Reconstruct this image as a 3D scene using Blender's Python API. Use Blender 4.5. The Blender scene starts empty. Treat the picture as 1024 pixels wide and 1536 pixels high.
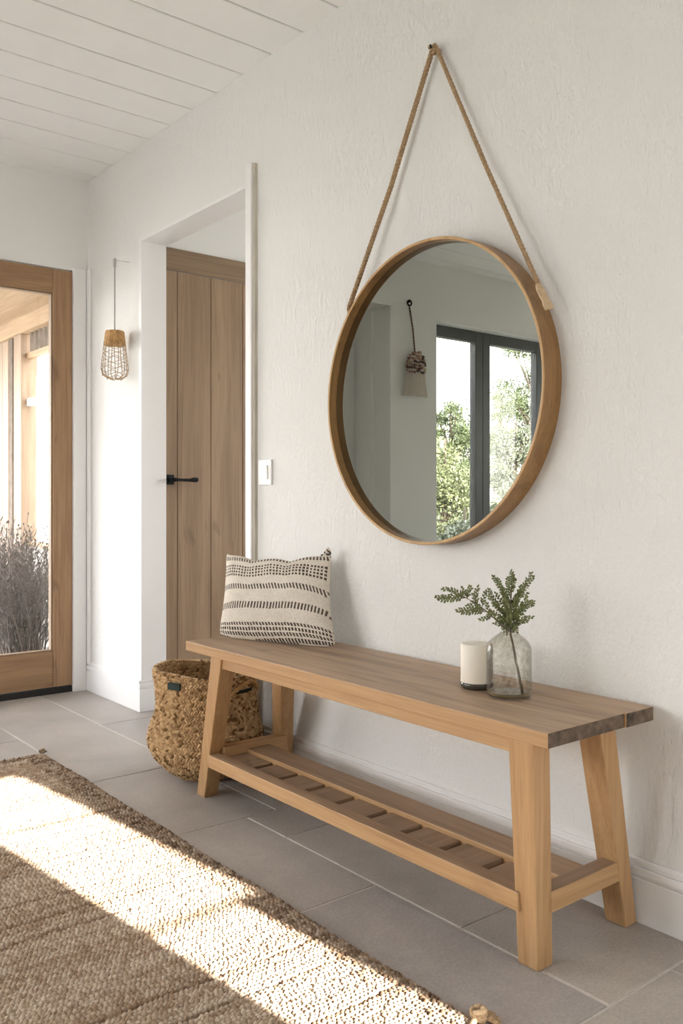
import bpy, bmesh, math, random
import numpy as np
from mathutils import Vector, noise
random.seed(7); rng = np.random.default_rng(7)
SC = bpy.context.scene; COL = SC.collection
PI = math.pi

# ------------------------------------------------------------------ camera
F = 1318.0; HY = 749.0; TH = math.atan(1061.0 / F)
cam_d = bpy.data.cameras.new('camera'); cam = bpy.data.objects.new('camera', cam_d); COL.objects.link(cam)
cam_d.sensor_fit = 'HORIZONTAL'; cam_d.sensor_width = 36.0; cam_d.lens = F / 1024 * 36.0
cam_d.shift_y = -(768 - HY) / 1024.0
cam_d.clip_start = 0.05; cam_d.clip_end = 300
cam.location = (0, 0, 1.0); cam.rotation_euler = (PI / 2, 0, -TH)
SC.camera = cam
SN, CS = math.sin(TH), math.cos(TH)
def at(u, v, d):          # a photo pixel at depth d -> world point
    a = (u - 512) / F; b = (HY - v) / F
    return Vector((d * (SN + a * CS), d * (CS - a * SN), 1 + d * b))

# ------------------------------------------------------------------ node helpers
def newmat(name):
    m = bpy.data.materials.new(name); m.use_nodes = True
    nt = m.node_tree; nt.nodes.clear()
    out = nt.nodes.new('ShaderNodeOutputMaterial'); b = nt.nodes.new('ShaderNodeBsdfPrincipled')
    nt.links.new(b.outputs[0], out.inputs[0])
    return m, nt, b
def N(nt, t, **k):
    n = nt.nodes.new(t)
    for a, v in k.items():
        if a in n.inputs: n.inputs[a].default_value = v
        else: setattr(n, a, v)
    return n
def coords(nt, scale=(1, 1, 1), kind='Object'):
    tc = nt.nodes.new('ShaderNodeTexCoord'); mp = nt.nodes.new('ShaderNodeMapping')
    mp.inputs['Scale'].default_value = scale
    nt.links.new(tc.outputs[kind], mp.inputs[0]); return mp.outputs[0]
def ramp(nt, fac, stops):
    r = nt.nodes.new('ShaderNodeValToRGB'); e = r.color_ramp.elements
    while len(e) < len(stops): e.new(0.5)
    for el, (p, c) in zip(e, stops):
        el.position = p; el.color = (c[0], c[1], c[2], 1)
    nt.links.new(fac, r.inputs[0]); return r.outputs[0]
def noise_tex(nt, vec, scale, detail=4, rough=0.55, dist=0.0):
    n = N(nt, 'ShaderNodeTexNoise'); n.inputs['Scale'].default_value = scale
    n.inputs['Detail'].default_value = detail; n.inputs['Roughness'].default_value = rough
    n.inputs['Distortion'].default_value = dist
    nt.links.new(vec, n.inputs['Vector']); return n.outputs[0]
def bump(nt, bsdf, h, strength, dist=0.01):
    b = nt.nodes.new('ShaderNodeBump'); b.inputs['Strength'].default_value = strength; b.inputs['Distance'].default_value = dist
    nt.links.new(h, b.inputs['Height']); nt.links.new(b.outputs[0], bsdf.inputs['Normal'])
def mixc(nt, fac, a, b, mode='MIX'):
    m = nt.nodes.new('ShaderNodeMix'); m.data_type = 'RGBA'; m.blend_type = mode
    for i, v in ((0, fac), (6, a), (7, b)):
        if isinstance(v, (int, float)): m.inputs[i].default_value = v
        elif isinstance(v, tuple): m.inputs[i].default_value = (v[0], v[1], v[2], 1)
        else: nt.links.new(v, m.inputs[i])
    return m.outputs[2]
def plain(name, col, rough=0.6, metal=0.0, nscale=None, var=0.08, bmp=0.0):
    m, nt, b = newmat(name)
    b.inputs['Roughness'].default_value = rough; b.inputs['Metallic'].default_value = metal
    v = coords(nt)
    nz = noise_tex(nt, v, nscale or 12)
    c0 = tuple(c * (1 - var) for c in col); c1 = tuple(min(1, c * (1 + var)) for c in col)
    nt.links.new(ramp(nt, nz, [(0.3, c0), (0.7, c1)]), b.inputs['Base Color'])
    if bmp: bump(nt, b, nz, bmp, 0.004)
    return m
def wood(name, dark, light, axis='y', rough=0.55, knots=0.35, fine=1.0, bmp=0.15, knotcol=None):
    m, nt, b = newmat(name)
    b.inputs['Roughness'].default_value = rough
    st = {'x': (0.9, 14, 14), 'y': (14, 0.9, 14), 'z': (14, 14, 0.9)}[axis]
    v = coords(nt, tuple(s * fine for s in st))
    n1 = noise_tex(nt, v, 1.6, 5, 0.6, 1.2)
    fs = {'x': (3, 160, 160), 'y': (160, 3, 160), 'z': (160, 160, 3)}[axis]
    n2 = noise_tex(nt, coords(nt, fs), 1.0, 3, 0.6)
    ks = {'x': (2.2, 6, 6), 'y': (6, 2.2, 6), 'z': (6, 6, 2.2)}[axis]
    n3 = noise_tex(nt, coords(nt, ks), 1.5, 2, 0.5, 0.5)
    base = ramp(nt, n1, [(0.3, dark), (0.5, tuple((a + c) / 2 for a, c in zip(dark, light))), (0.7, light)])
    fine_c = mixc(nt, 0.22, base, ramp(nt, n2, [(0.35, tuple(c * 0.55 for c in dark)), (0.6, light)]))
    kn = ramp(nt, n3, [(0.66, (0, 0, 0)), (0.78, (1, 1, 1))])
    kmul = nt.nodes.new('ShaderNodeMath'); kmul.operation = 'MULTIPLY'; kmul.inputs[1].default_value = knots
    nt.links.new(kn, kmul.inputs[0])
    kc = knotcol or tuple(c * 0.45 for c in dark)
    nt.links.new(mixc(nt, kmul.outputs[0], fine_c, kc), b.inputs['Base Color'])
    bump(nt, b, n2, bmp, 0.002)
    return m
def schlick(nt, base=.03, power=5.0, scale=.6):
    lw = nt.nodes.new('ShaderNodeLayerWeight'); lw.inputs[0].default_value = .5
    p = nt.nodes.new('ShaderNodeMath'); p.operation = 'POWER'; p.inputs[1].default_value = power; nt.links.new(lw.outputs['Facing'], p.inputs[0])
    q = nt.nodes.new('ShaderNodeMath'); q.operation = 'MULTIPLY_ADD'; q.inputs[1].default_value = scale; q.inputs[2].default_value = base; nt.links.new(p.outputs[0], q.inputs[0])
    return q.outputs[0]
def pane_mat(name, tint=(1, 1, 1), gloss=0.08):
    m = bpy.data.materials.new(name); m.use_nodes = True; nt = m.node_tree; nt.nodes.clear()
    out = nt.nodes.new('ShaderNodeOutputMaterial'); mx = nt.nodes.new('ShaderNodeMixShader')
    t = nt.nodes.new('ShaderNodeBsdfTransparent'); g = nt.nodes.new('ShaderNodeBsdfGlossy')
    class _f: pass
    fr = _f(); fr.outputs = [schlick(nt)]
    t.inputs[0].default_value = (*tint, 1); g.inputs[0].default_value = (1, 1, 1, 1); g.inputs['Roughness'].default_value = 0.02
    nt.links.new(fr.outputs[0], mx.inputs[0]); nt.links.new(t.outputs[0], mx.inputs[1]); nt.links.new(g.outputs[0], mx.inputs[2])
    nt.links.new(mx.outputs[0], out.inputs[0]); return m
def attr_mat(name, rough=0.9, sheen=0.0, fiber=0.0):
    m, nt, b = newmat(name)
    a = nt.nodes.new('ShaderNodeAttribute'); a.attribute_name = 'tone'
    b.inputs['Roughness'].default_value = rough
    nz = noise_tex(nt, coords(nt), 420, 3, 0.6)
    c = mixc(nt, fiber, a.outputs['Color'], ramp(nt, nz, [(0.3, (0.45, 0.42, 0.4)), (0.7, (1, 1, 1))]), 'MULTIPLY')
    nt.links.new(c, b.inputs['Base Color'])
    b.inputs['Specular IOR Level'].default_value = 0.15
    bump(nt, b, nz, 0.5, 0.002)
    return m

# ------------------------------------------------------------------ mesh builder
class MB:
    def __init__(s): s.v = []; s.f = []; s.mi = []; s.sm = []
    def add(s, verts, faces, mi=0, smooth=False):
        o = len(s.v); s.v += [tuple(p) for p in verts]
        for f in faces: s.f.append(tuple(i + o for i in f)); s.mi.append(mi); s.sm.append(smooth)
    def hexa(s, p, mi=0, topmi=None):      # p: 4 bottom, 4 top, counter-clockwise seen from above
        fs = [(3, 2, 1, 0), (4, 5, 6, 7), (0, 1, 5, 4), (1, 2, 6, 5), (2, 3, 7, 6), (3, 0, 4, 7)]
        o = len(s.v); s.v += [tuple(q) for q in p]
        for k, f in enumerate(fs):
            s.f.append(tuple(i + o for i in f)); s.mi.append(topmi if (k == 1 and topmi is not None) else mi); s.sm.append(False)
    def box(s, x0, x1, y0, y1, z0, z1, mi=0, topmi=None):
        s.hexa([(x0, y0, z0), (x1, y0, z0), (x1, y1, z0), (x0, y1, z0), (x0, y0, z1), (x1, y0, z1), (x1, y1, z1), (x0, y1, z1)], mi, topmi)
    def tube(s, path, r, n=8, mi=0, cap=True):
        path = [Vector(p) for p in path]; L = len(path)
        if not hasattr(r, '__len__'): r = [r] * L
        rings = []; prev = None
        for i, p in enumerate(path):
            t = (path[min(i + 1, L - 1)] - path[max(i - 1, 0)])
            if t.length < 1e-9: t = Vector((0, 0, 1))
            t.normalize()
            if prev is None:
                a = Vector((0, 0, 1)) if abs(t.z) < 0.9 else Vector((1, 0, 0)); nrm = t.cross(a).normalized()
            else: nrm = (prev - t * prev.dot(t)).normalized()
            prev = nrm; b = t.cross(nrm)
            rings.append([p + (nrm * math.cos(2 * PI * k / n) + b * math.sin(2 * PI * k / n)) * r[i] for k in range(n)])
        V = [q for ring in rings for q in ring]; Fs = []
        for i in range(L - 1):
            for k in range(n):
                Fs.append((i * n + k, i * n + (k + 1) % n, (i + 1) * n + (k + 1) % n, (i + 1) * n + k))
        if cap: Fs.append(tuple(range(n - 1, -1, -1))); Fs.append(tuple((L - 1) * n + k for k in range(n)))
        s.add(V, Fs, mi, True)
    def lathe(s, c, prof, n=48, mi=0, close=False):
        V = []; Fs = []; P = len(prof)
        for (r, z) in prof:
            for k in range(n):
                a = 2 * PI * k / n; V.append((c[0] + r * math.cos(a), c[1] + r * math.sin(a), c[2] + z))
        m = P if close else P - 1
        for i in range(m):
            j = (i + 1) % P
            for k in range(n): Fs.append((i * n + k, i * n + (k + 1) % n, j * n + (k + 1) % n, j * n + k))
        s.add(V, Fs, mi, True)
    def build(s, name, mats, parent=None, bevel=0.0, seg=2, origin=None, autosmooth=False):
        me = bpy.data.meshes.new(name)
        base = Vector(ROOTLOC.get(parent.name, (0, 0, 0))) if parent else Vector(origin or (0, 0, 0))
        me.from_pydata([(x - base.x, y - base.y, z - base.z) for x, y, z in s.v], [], s.f)
        if not isinstance(mats, (list, tuple)): mats = [mats]
        for m in mats: me.materials.append(m)
        me.polygons.foreach_set('material_index', s.mi); me.polygons.foreach_set('use_smooth', s.sm)
        me.validate(); me.update()
        o = bpy.data.objects.new(name, me); COL.objects.link(o)
        ROOTLOC[o.name] = tuple(base)
        if parent: o.parent = parent
        else: o.location = base
        if bevel:
            b = o.modifiers.new('bevel', 'BEVEL'); b.width = bevel; b.segments = seg; b.limit_method = 'ANGLE'; b.harden_normals = False
        return o
ROOTLOC = {}
def thing(name, loc, label, cat, group=None):
    o = bpy.data.objects.new(name, None); COL.objects.link(o); o.location = loc; o.empty_display_size = 0.05
    ROOTLOC[o.name] = tuple(loc); return tag(o, label, cat, group)
def tag(o, label, cat, group=None):
    o['label'] = label; o['category'] = cat
    if group: o['group'] = group
    return o
def struct(o): o['kind'] = 'structure'; return o
def rope_mb(mb, path, R, strands=3, pitch=0.03, n=6, mi=0, fluff=0.0):
    """laid rope: strands wound round a path"""
    path = [Vector(p) for p in path]
    pts = [path[0]]; L = [0.0]
    for a, b in zip(path[:-1], path[1:]):
        k = max(1, int((b - a).length / (pitch / 7)))
        for i in range(1, k + 1): pts.append(a.lerp(b, i / k)); L.append(L[-1] + (b - a).length / k)
    for s_ in range(strands):
        q = []
        for i, p in enumerate(pts):
            t = (pts[min(i + 1, len(pts) - 1)] - pts[max(i - 1, 0)]).normalized()
            n1 = t.cross(Vector((1, 0.1, 0.05))).normalized(); n2 = t.cross(n1)
            a = 2 * PI * (L[i] / pitch + s_ / strands)
            q.append(p + (n1 * math.cos(a) + n2 * math.sin(a)) * R * 0.5)
        mb.tube(q, R * 0.56, n, mi)

# ------------------------------------------------------------------ materials
def wall_material(name, col, streak=0.35):
    m, nt, b = newmat(name); b.inputs['Roughness'].default_value = 0.92; b.inputs['Specular IOR Level'].default_value = 0.2
    n1 = noise_tex(nt, coords(nt, (26, 26, 9)), 1.6, 6, 0.62, 0.6)
    n2 = noise_tex(nt, coords(nt, (1, 1, 1)), 0.9, 3)
    nt.links.new(ramp(nt, n2, [(0.3, tuple(c * 0.97 for c in col)), (0.7, col)]), b.inputs['Base Color'])
    n3 = noise_tex(nt, coords(nt, (1, 1, .6)), 95, 4, .7)
    ad = nt.nodes.new('ShaderNodeMath'); ad.operation = 'MULTIPLY_ADD'; ad.inputs[1].default_value = .75; nt.links.new(n3, ad.inputs[0]); nt.links.new(n1, ad.inputs[2])
    bump(nt, b, ad.outputs[0], streak, 0.006)
    return m
M = {}
M['plaster'] = wall_material('plaster', (0.85, 0.842, 0.818), 1.0)
M['paint'] = wall_material('smooth_paint', (0.87, 0.862, 0.845), 0.10)
M['far_paint'] = wall_material('far_paint', (0.86, 0.852, 0.832), 0.12)
M['trim'] = plain('trim_paint', (0.86, 0.85, 0.84), 0.45, var=0.01)
M['ceil'] = plain('ceiling_paint', (0.92, 0.91, 0.89), 0.7, var=0.01)
M['groove'] = plain('groove_shadow_gap', (0.30, 0.28, 0.25), 0.9, var=0.02)
M['oak_y'] = wood('honey_oak_lengthwise', (0.40, 0.225, 0.095), (0.54, 0.335, 0.165), 'y', 0.5, 0.25)
M['oak_x'] = wood('honey_oak_crosswise', (0.40, 0.225, 0.095), (0.54, 0.335, 0.165), 'x', 0.5, 0.2)
M['oak_z'] = wood('honey_oak_upright', (0.38, 0.21, 0.088), (0.52, 0.32, 0.155), 'z', 0.5, 0.3)
M['top'] = wood('bench_top_shade_brown', (0.24, 0.155, 0.095), (0.56, 0.395, 0.265), 'y', 0.5, 0.5, 0.6)  # top face browner than the sides, shade put into the colour
M['endgrain'] = plain('dark_end_grain', (0.115, 0.08, 0.055), 0.85, nscale=42, var=0.65, bmp=0.6)
M['shelf'] = wood('shelf_shade_brown', (0.24, 0.145, 0.082), (0.44, 0.295, 0.18), 'y', 0.55, 0.2)  # upward rail faces darkened in colour to stand for shade
M['shelf_x'] = wood('shelf_slat_shade_brown', (0.23, 0.145, 0.088), (0.37, 0.25, 0.16), 'x', 0.55, 0.2)  # slats and end rail top, same shade in the colour
M['door_in'] = wood('oak_plank_door', (0.235, 0.15, 0.085), (0.37, 0.25, 0.155), 'z', 0.6, 0.9, 0.7)
M['door_in_x'] = wood('oak_plank_head', (0.20, 0.13, 0.075), (0.34, 0.235, 0.145), 'x', 0.6, 0.5, 0.7)
M['door_out'] = wood('rustic_pine_upright', (0.27, 0.15, 0.075), (0.44, 0.27, 0.145), 'z', 0.6, 0.6, 1.0, 0.3)
M['door_out_x'] = wood('rustic_pine_rail', (0.25, 0.14, 0.068), (0.41, 0.25, 0.13), 'x', 0.6, 0.6, 1.0, 0.3)
M['porch'] = wood('porch_cedar', (0.28, 0.175, 0.09), (0.42, 0.285, 0.17), 'y', 0.6, 0.3, 0.7)
M['porch_z'] = wood('porch_post_cedar', (0.20, 0.128, 0.075), (0.32, 0.22, 0.14), 'z', 0.6, 0.3, 0.7)
M['rim'] = wood('walnut_stained_rim', (0.20, 0.10, 0.032), (0.36, 0.20, 0.075), 'z', 0.4, 0.35, 1.0)
M['rim_edge'] = wood('pale_rim_edge', (0.46, 0.27, 0.11), (0.62, 0.40, 0.19), 'z', 0.4, 0.2, 1.0)
M['black'] = plain('black_iron', (0.012, 0.012, 0.012), 0.45, 0.6)
M['charcoal'] = plain('charcoal_window_frame', (0.075, 0.077, 0.083), 0.45)
M['switch'] = plain('white_plastic', (0.88, 0.88, 0.87), 0.35, var=0.005)
M['rope'] = plain('jute_rope', (0.40, 0.27, 0.15), 0.95, nscale=180, var=0.35, bmp=0.5)
M['leather'] = plain('tan_leather', (0.58, 0.42, 0.26), 0.7, nscale=60, var=0.2, bmp=0.3)
M['dark'] = plain('dark_gap', (0.02, 0.018, 0.016), 0.9)
M['pane'] = pane_mat('window_glass')
M['wax'] = plain('cream_wax', (0.86, 0.80, 0.70), 0.5, var=0.01)
M['wax'].node_tree.nodes['Principled BSDF'].inputs['Subsurface Weight'].default_value = 0.2
M['wax'].node_tree.nodes['Principled BSDF'].inputs['Subsurface Radius'].default_value = (0.02, 0.012, 0.008)
M['smoke'] = plain('smoked_base', (0.05, 0.045, 0.035), 0.12, var=0.05)
M['stone'] = plain('pale_stone', (0.42, 0.40, 0.37), 0.9, nscale=8, var=0.15, bmp=0.4)
M['ground'] = plain('gravel', (0.36, 0.34, 0.28), 0.95, nscale=5, var=0.35, bmp=0.4)
M['leaf_in'] = plain('sprig_leaf', (0.15, 0.175, 0.055), 0.55, nscale=90, var=0.45)
M['stem'] = plain('sprig_stem', (0.12, 0.085, 0.04), 0.7, nscale=50, var=0.2)
M['brass'] = plain('brass_wire', (0.38, 0.23, 0.09), 0.5, 0.0)
M['cord'] = plain('grey_cord', (0.45, 0.44, 0.43), 0.8)
M['cap'] = plain('cork_cap', (0.52, 0.30, 0.12), 0.8, nscale=60, var=0.25, bmp=0.3)
M['fringe'] = plain('cream_fringe', (0.80, 0.72, 0.64), 0.9, nscale=200, var=0.2)
M['bark'] = plain('bark', (0.13, 0.10, 0.075), 0.9, nscale=20, var=0.3, bmp=0.5)
M['twig'] = plain('dry_twig', (0.13, 0.108, 0.092), 0.9, nscale=50, var=0.4)

# mirror glass: silvered, slightly grey-green
m, nt, b = newmat('mirror_silver'); b.inputs['Metallic'].default_value = 1; b.inputs['Roughness'].default_value = 0.0
b.inputs['Base Color'].default_value = (0.355, 0.367, 0.335, 1); M['mirror'] = m
# floor stone tiles
m, nt, b = newmat('stone_tile'); b.inputs['Roughness'].default_value = 0.42; b.inputs['Specular IOR Level'].default_value = 0.4
g = nt.nodes.new('ShaderNodeNewGeometry')
v = coords(nt); n1 = noise_tex(nt, v, 2.2, 6, 0.6, 0.4); n2 = noise_tex(nt, v, 130, 4, 0.7); n3 = noise_tex(nt, v, 22, 5, 0.65)
c = ramp(nt, n1, [(0.3, (0.345, 0.315, 0.288)), (0.5, (0.42, 0.385, 0.352)), (0.7, (0.50, 0.457, 0.418))])
c = mixc(nt, 0.35, c, ramp(nt, n2, [(0.35, (0.62, 0.62, 0.62)), (0.65, (1.25, 1.25, 1.25))]), 'MULTIPLY')
c = mixc(nt, 0.25, c, ramp(nt, n3, [(0.35, (0.7, 0.7, 0.7)), (0.65, (1.2, 1.2, 1.2))]), 'MULTIPLY')
isl = ramp(nt, g.outputs['Random Per Island'], [(0.0, (0.9, 0.9, 0.92)), (1.0, (1.08, 1.06, 1.03))])
nt.links.new(mixc(nt, 1.0, c, isl, 'MULTIPLY'), b.inputs['Base Color']); bump(nt, b, n2, 0.35, 0.002)
rr = ramp(nt, n3, [(0.3, (0.36,) * 3), (0.7, (0.58,) * 3)]); nt.links.new(rr, b.inputs['Roughness']); M['tile'] = m
M['grout'] = plain('grout', (0.62, 0.58, 0.53), 0.95, nscale=60, var=0.1)
# vase glass
m = bpy.data.materials.new('bubbled_grey_glass'); m.use_nodes = True; nt = m.node_tree; nt.nodes.clear()
out = nt.nodes.new('ShaderNodeOutputMaterial'); mx = nt.nodes.new('ShaderNodeMixShader')
t = nt.nodes.new('ShaderNodeBsdfTransparent'); gl = nt.nodes.new('ShaderNodeBsdfGlossy'); gl.inputs['Roughness'].default_value = 0.06
lw = nt.nodes.new('ShaderNodeLayerWeight'); lw.inputs[0].default_value = 0.35
n1 = noise_tex(nt, coords(nt), 95, 3, 0.6, 0.8)
edge = ramp(nt, lw.outputs['Facing'], [(0.0, (0.965, 0.96, 0.945)), (0.7, (0.93, 0.925, 0.905)), (1.0, (0.5, 0.5, 0.46))])
tc = mixc(nt, 0.55, edge, ramp(nt, n1, [(0.42, (1, 1, 1)), (0.62, (0.84, 0.83, 0.79))]), 'MULTIPLY')
nt.links.new(tc, t.inputs[0]); frs = schlick(nt, .035, 4.0, .7)
bp = nt.nodes.new('ShaderNodeBump'); bp.inputs['Strength'].default_value = 0.5; bp.inputs['Distance'].default_value = 0.003
nt.links.new(n1, bp.inputs['Height']); nt.links.new(bp.outputs[0], gl.inputs['Normal'])
nt.links.new(frs, mx.inputs[0]); nt.links.new(t.outputs[0], mx.inputs[1]); nt.links.new(gl.outputs[0], mx.inputs[2]); nt.links.new(mx.outputs[0], out.inputs[0])
M['vase'] = m
def leafmat(name, c0, c1):
    m, nt, b = newmat(name); b.inputs['Roughness'].default_value = 0.6
    g = nt.nodes.new('ShaderNodeNewGeometry')
    nt.links.new(ramp(nt, g.outputs['Random Per Island'], [(0.0, c0), (1.0, c1)]), b.inputs['Base Color']); return m
M['leafA'] = leafmat('olive_foliage', (0.06, 0.085, 0.03), (0.16, 0.185, 0.09))
M['leafB'] = leafmat('light_foliage', (0.12, 0.14, 0.06), (0.25, 0.26, 0.14))
M['leafC'] = leafmat('grey_foliage', (0.10, 0.11, 0.075), (0.24, 0.25, 0.18))

# ------------------------------------------------------------------ the room
WX = 1.862; WF = 4.44; H = 2.667; XL = -3.6; YN = -1.8; T = 0.25
# floor tiles (one floor mesh)
mb = MB(); mb.box(XL, WX + 0.13, YN, WF + T, -0.06, -0.0022, 1)
g_ = 0.0032
def tile(x0, x1, y0, y1, e=(1, 1, 1, 1)):
    mb.box(x0 + g_ * e[0], x1 - g_ * e[1], y0 + g_ * e[2], y1 - g_ * e[3], -0.02, 0.0, 0)
XR = WX + 0.13
for x0, x1, y0, y1 in [(1.50, XR, 1.42, 2.13), (1.50, XR, 1.02, 1.42), (0.62, 1.50, 1.72, 2.34), (0.62, 1.50, 1.02, 1.72),
                       (0.9, 1.61, 2.34, 2.97), (1.61, XR, 2.34, 2.97), (1.25, 1.61, 2.97, 4.3), (1.25, 1.61, 4.3, WF + .12), (1.61, XR, 2.97, 3.70), (1.61, XR, 3.70, WF + .12),
                       (0.3, 1.25, 3.68, WF + .12), (0.3, 1.25, 2.97, 3.68), (0.0, .9, 2.34, 2.97),
                       (0.9, 1.72, 0.3, 1.02), (1.72, XR, 0.3, 1.02)]:
    tile(x0, x1, y0, y1)
tile(1.50, XR, 2.13, 2.34)
for j in range(9):       # the rest of the room, out of the picture
    y0 = YN + j * 0.7
    for i in range(5):
        x1 = 0.0 - i * 0.75
        tile(max(XL, x1 - 0.75), x1, y0, min(WF + .12, y0 + 0.7))
for x0, x1, y0, y1 in [(0, .62, 1.02, 1.72), (0, .62, 1.72, 2.34), (0, .3, 2.97, 3.68), (0, .3, 3.68, WF + .12), (0, .9, .3, 1.02), (0, .9, -.4, .3), (.9, XR, -.4, .3), (0, .9, -1.1, -.4), (.9, XR, -1.1, -.4), (0, .9, YN, -1.1), (.9, XR, YN, -1.1)]:
    tile(x0, x1, y0, y1)
floor = struct(mb.build('floor', [M['tile'], M['grout']], bevel=0.0015, seg=1))

# ceiling boards: 0.2 m, running across the room
mb = MB(); mb.box(XL - T, WX + T, YN - T, WF + T, H + 0.012, H + 0.1, 1)
y = 2.53 - 0.2 * 22
while y < WF + T:
    mb.box(XL - T, WX + T, max(y + 0.0035, YN - T), min(y + 0.2 - 0.0035, WF + T), H, H + 0.02, 0); y += 0.2
struct(mb.build('ceiling', [M['ceil'], M['groove']], bevel=0.0025, seg=1))

# right wall with doorway
DY0, DY1, DZ = 2.883, 3.817, 2.220
mb = MB(); W2 = WX + 0.126
mb.box(WX, W2, YN - T, DY0, -0.05, H + 0.02); mb.box(WX, W2, DY1, WF + T, -0.05, H + 0.02); mb.box(WX, W2, DY0, DY1, DZ, H + 0.02)
struct(mb.build('wall_right', M['plaster']))
# strip of casing beside the doorway
mb = MB(); mb.box(1.838, WX + .02, DY0 - 0.047, DY0 - 0.012, 0.0, 2.292); mb.box(1.846, W2 + .004, DY0 - 0.012, DY0 + 0.006, 0.0, 2.285)
struct(mb.build('trim_1', M['trim'], bevel=0.003))
mb = MB(); mb.box(1.848, WX + .01, DY0 - 0.056, DY0 - 0.0475, 0.0, 2.288); struct(mb.build('casing_shadow_line', plain('tan_shadow_line', (.62, .57, .49), .7)))  # thin tan strip painted in for the shadow gap beside the casing
# left jamb and head lining
mb = MB(); mb.box(WX - 0.002, W2 + .002, DY1 - 0.004, DY1 + 0.02, 0, DZ + .01)
mb.box(WX - .002, W2 + .002, DY0, DY1, DZ - 0.004, DZ + 0.01)
struct(mb.build('trim_2', M['trim']))
# far wall: openings for glazed door, alcove and window
DX0, DX1, DTOP = 0.74, 1.785, 2.19
NX0, NX1, NTOP = -0.36, 0.30, 2.315
WX0, WX1, WTOP, WSILL = -3.35, -0.80, 2.27, 0.06
mb = MB()
mb.box(DX1, WX + .01, WF, WF + T, -0.05, H + .02); mb.box(DX0, DX1, WF, WF + T, DTOP, H + .02)
mb.box(NX1, DX0, WF, WF + T, -0.05, H + .02); mb.box(NX0, NX1, WF, WF + T, NTOP, H + .02)
mb.box(WX1, NX0, WF, WF + T, -0.05, H + .02); mb.box(WX0, WX1, WF, WF + T, WTOP, H + .02)
mb.box(WX0, WX1, WF, WF + T, -0.05, WSILL); mb.box(XL - T, WX0, WF, WF + T, -0.05, H + .02)
# alcove back and sides
mb.box(NX0 - .12, NX1 + .1, WF + .345, WF + .40, -0.05, H); mb.box(NX0 - .12, NX0 - .0, WF + T, WF + .345, -.05, H); mb.box(NX1, NX1 + .1, WF + T, WF + .345, -.05, H)
mb.box(NX0 - .12, NX1 + .1, WF + T, WF + .345, NTOP, H)
mb.box(NX0 - .002, NX0 + .03, WF + .17, WF + .345, -.05, NTOP)
struct(mb.build('wall_far', M['far_paint']))
# left wall and near wall, with unseen openings added for light
LW = [(2.2, 3.9)]
LZ0, LZ1 = 0.9, 2.3
mb = MB(); ys = YN - T
for (a, b_) in sorted(LW):
    mb.box(XL - T, XL, ys, a, -.05, H + .02); mb.box(XL - T, XL, a, b_, -.05, LZ0); mb.box(XL - T, XL, a, b_, LZ1, H + .02); ys = b_
mb.box(XL - T, XL, ys, WF + T, -.05, H + .02)
struct(mb.build('wall_left', M['paint']))
NW = [(1.343, 1.67, 0.05, 2.25)]
mb = MB(); xs = XL - T
TN = 0.12
for (a, b_, z0, z1) in NW:
    mb.box(xs, a, YN - TN, YN, -.05, H + .02); mb.box(a, b_, YN - TN, YN, -.05, z0); mb.box(a, b_, YN - TN, YN, z1, H + .02); xs = b_
mb.box(xs, W2, YN - TN, YN, -.05, H + .02)
struct(mb.build('wall_near', M['paint']))
# roof slab outside
mb = MB(); mb.box(XL - T, 4.4, YN - TN, WF + T, H + .1, H + .3); struct(mb.build('ceiling_roof', M['paint']))

# baseboards: board, groove and cap moulding
def baseboard(name, segs):
    mb = MB()
    for (kind, a0, a1, w) in segs:
        for (d, z0, z1) in ((0.016, 0, 0.105), (0.0115, 0.105, 0.112), (0.0145, 0.112, 0.130), (0.008, 0.130, 0.137), (0.0095, 0.137, 0.148)):
            if kind == 'x': mb.box(w - d, w + .002, a0, a1, z0, z1)
            elif kind == 'X': mb.box(w - .002, w + d, a0, a1, z0, z1)
            elif kind == 'y': mb.box(a0, a1, w - d, w + .002, z0, z1)
            else: mb.box(a0, a1, w - .002, w + d, z0, z1)
    return struct(mb.build(name, M['trim'], bevel=0.002, seg=2))
baseboard('baseboard_right', [('x', YN, DY0 - 0.05, WX), ('x', DY1, WF, WX), ('y', WX - .016, W2, DY1)])
baseboard('baseboard_far', [('y', NX1, DX0 - .05, WF), ('y', WX1, NX0, WF), ('y', XL, WX0, WF)])
baseboard('baseboard_left', [('X', YN, WF, XL)])
baseboard('baseboard_near', [('Y', XL, 1.343, YN)])
# casing beside the glazed door and thin corner bead
mb = MB(); mb.box(DX1 - .008, WX - 0.016, WF - 0.018, WF + .01, 0, 2.203); mb.box(DX0 - .06, DX0 + .005, WF - .018, WF + .01, 0, 2.203)
struct(mb.build('trim_3', M['trim'], bevel=0.003))
mb = MB(); mb.box(WX - .014, WX + .002, WF - 0.05, WF - 0.002, 0.14, 2.203)
struct(mb.build('trim_4', M['trim'], bevel=0.004))

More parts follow.
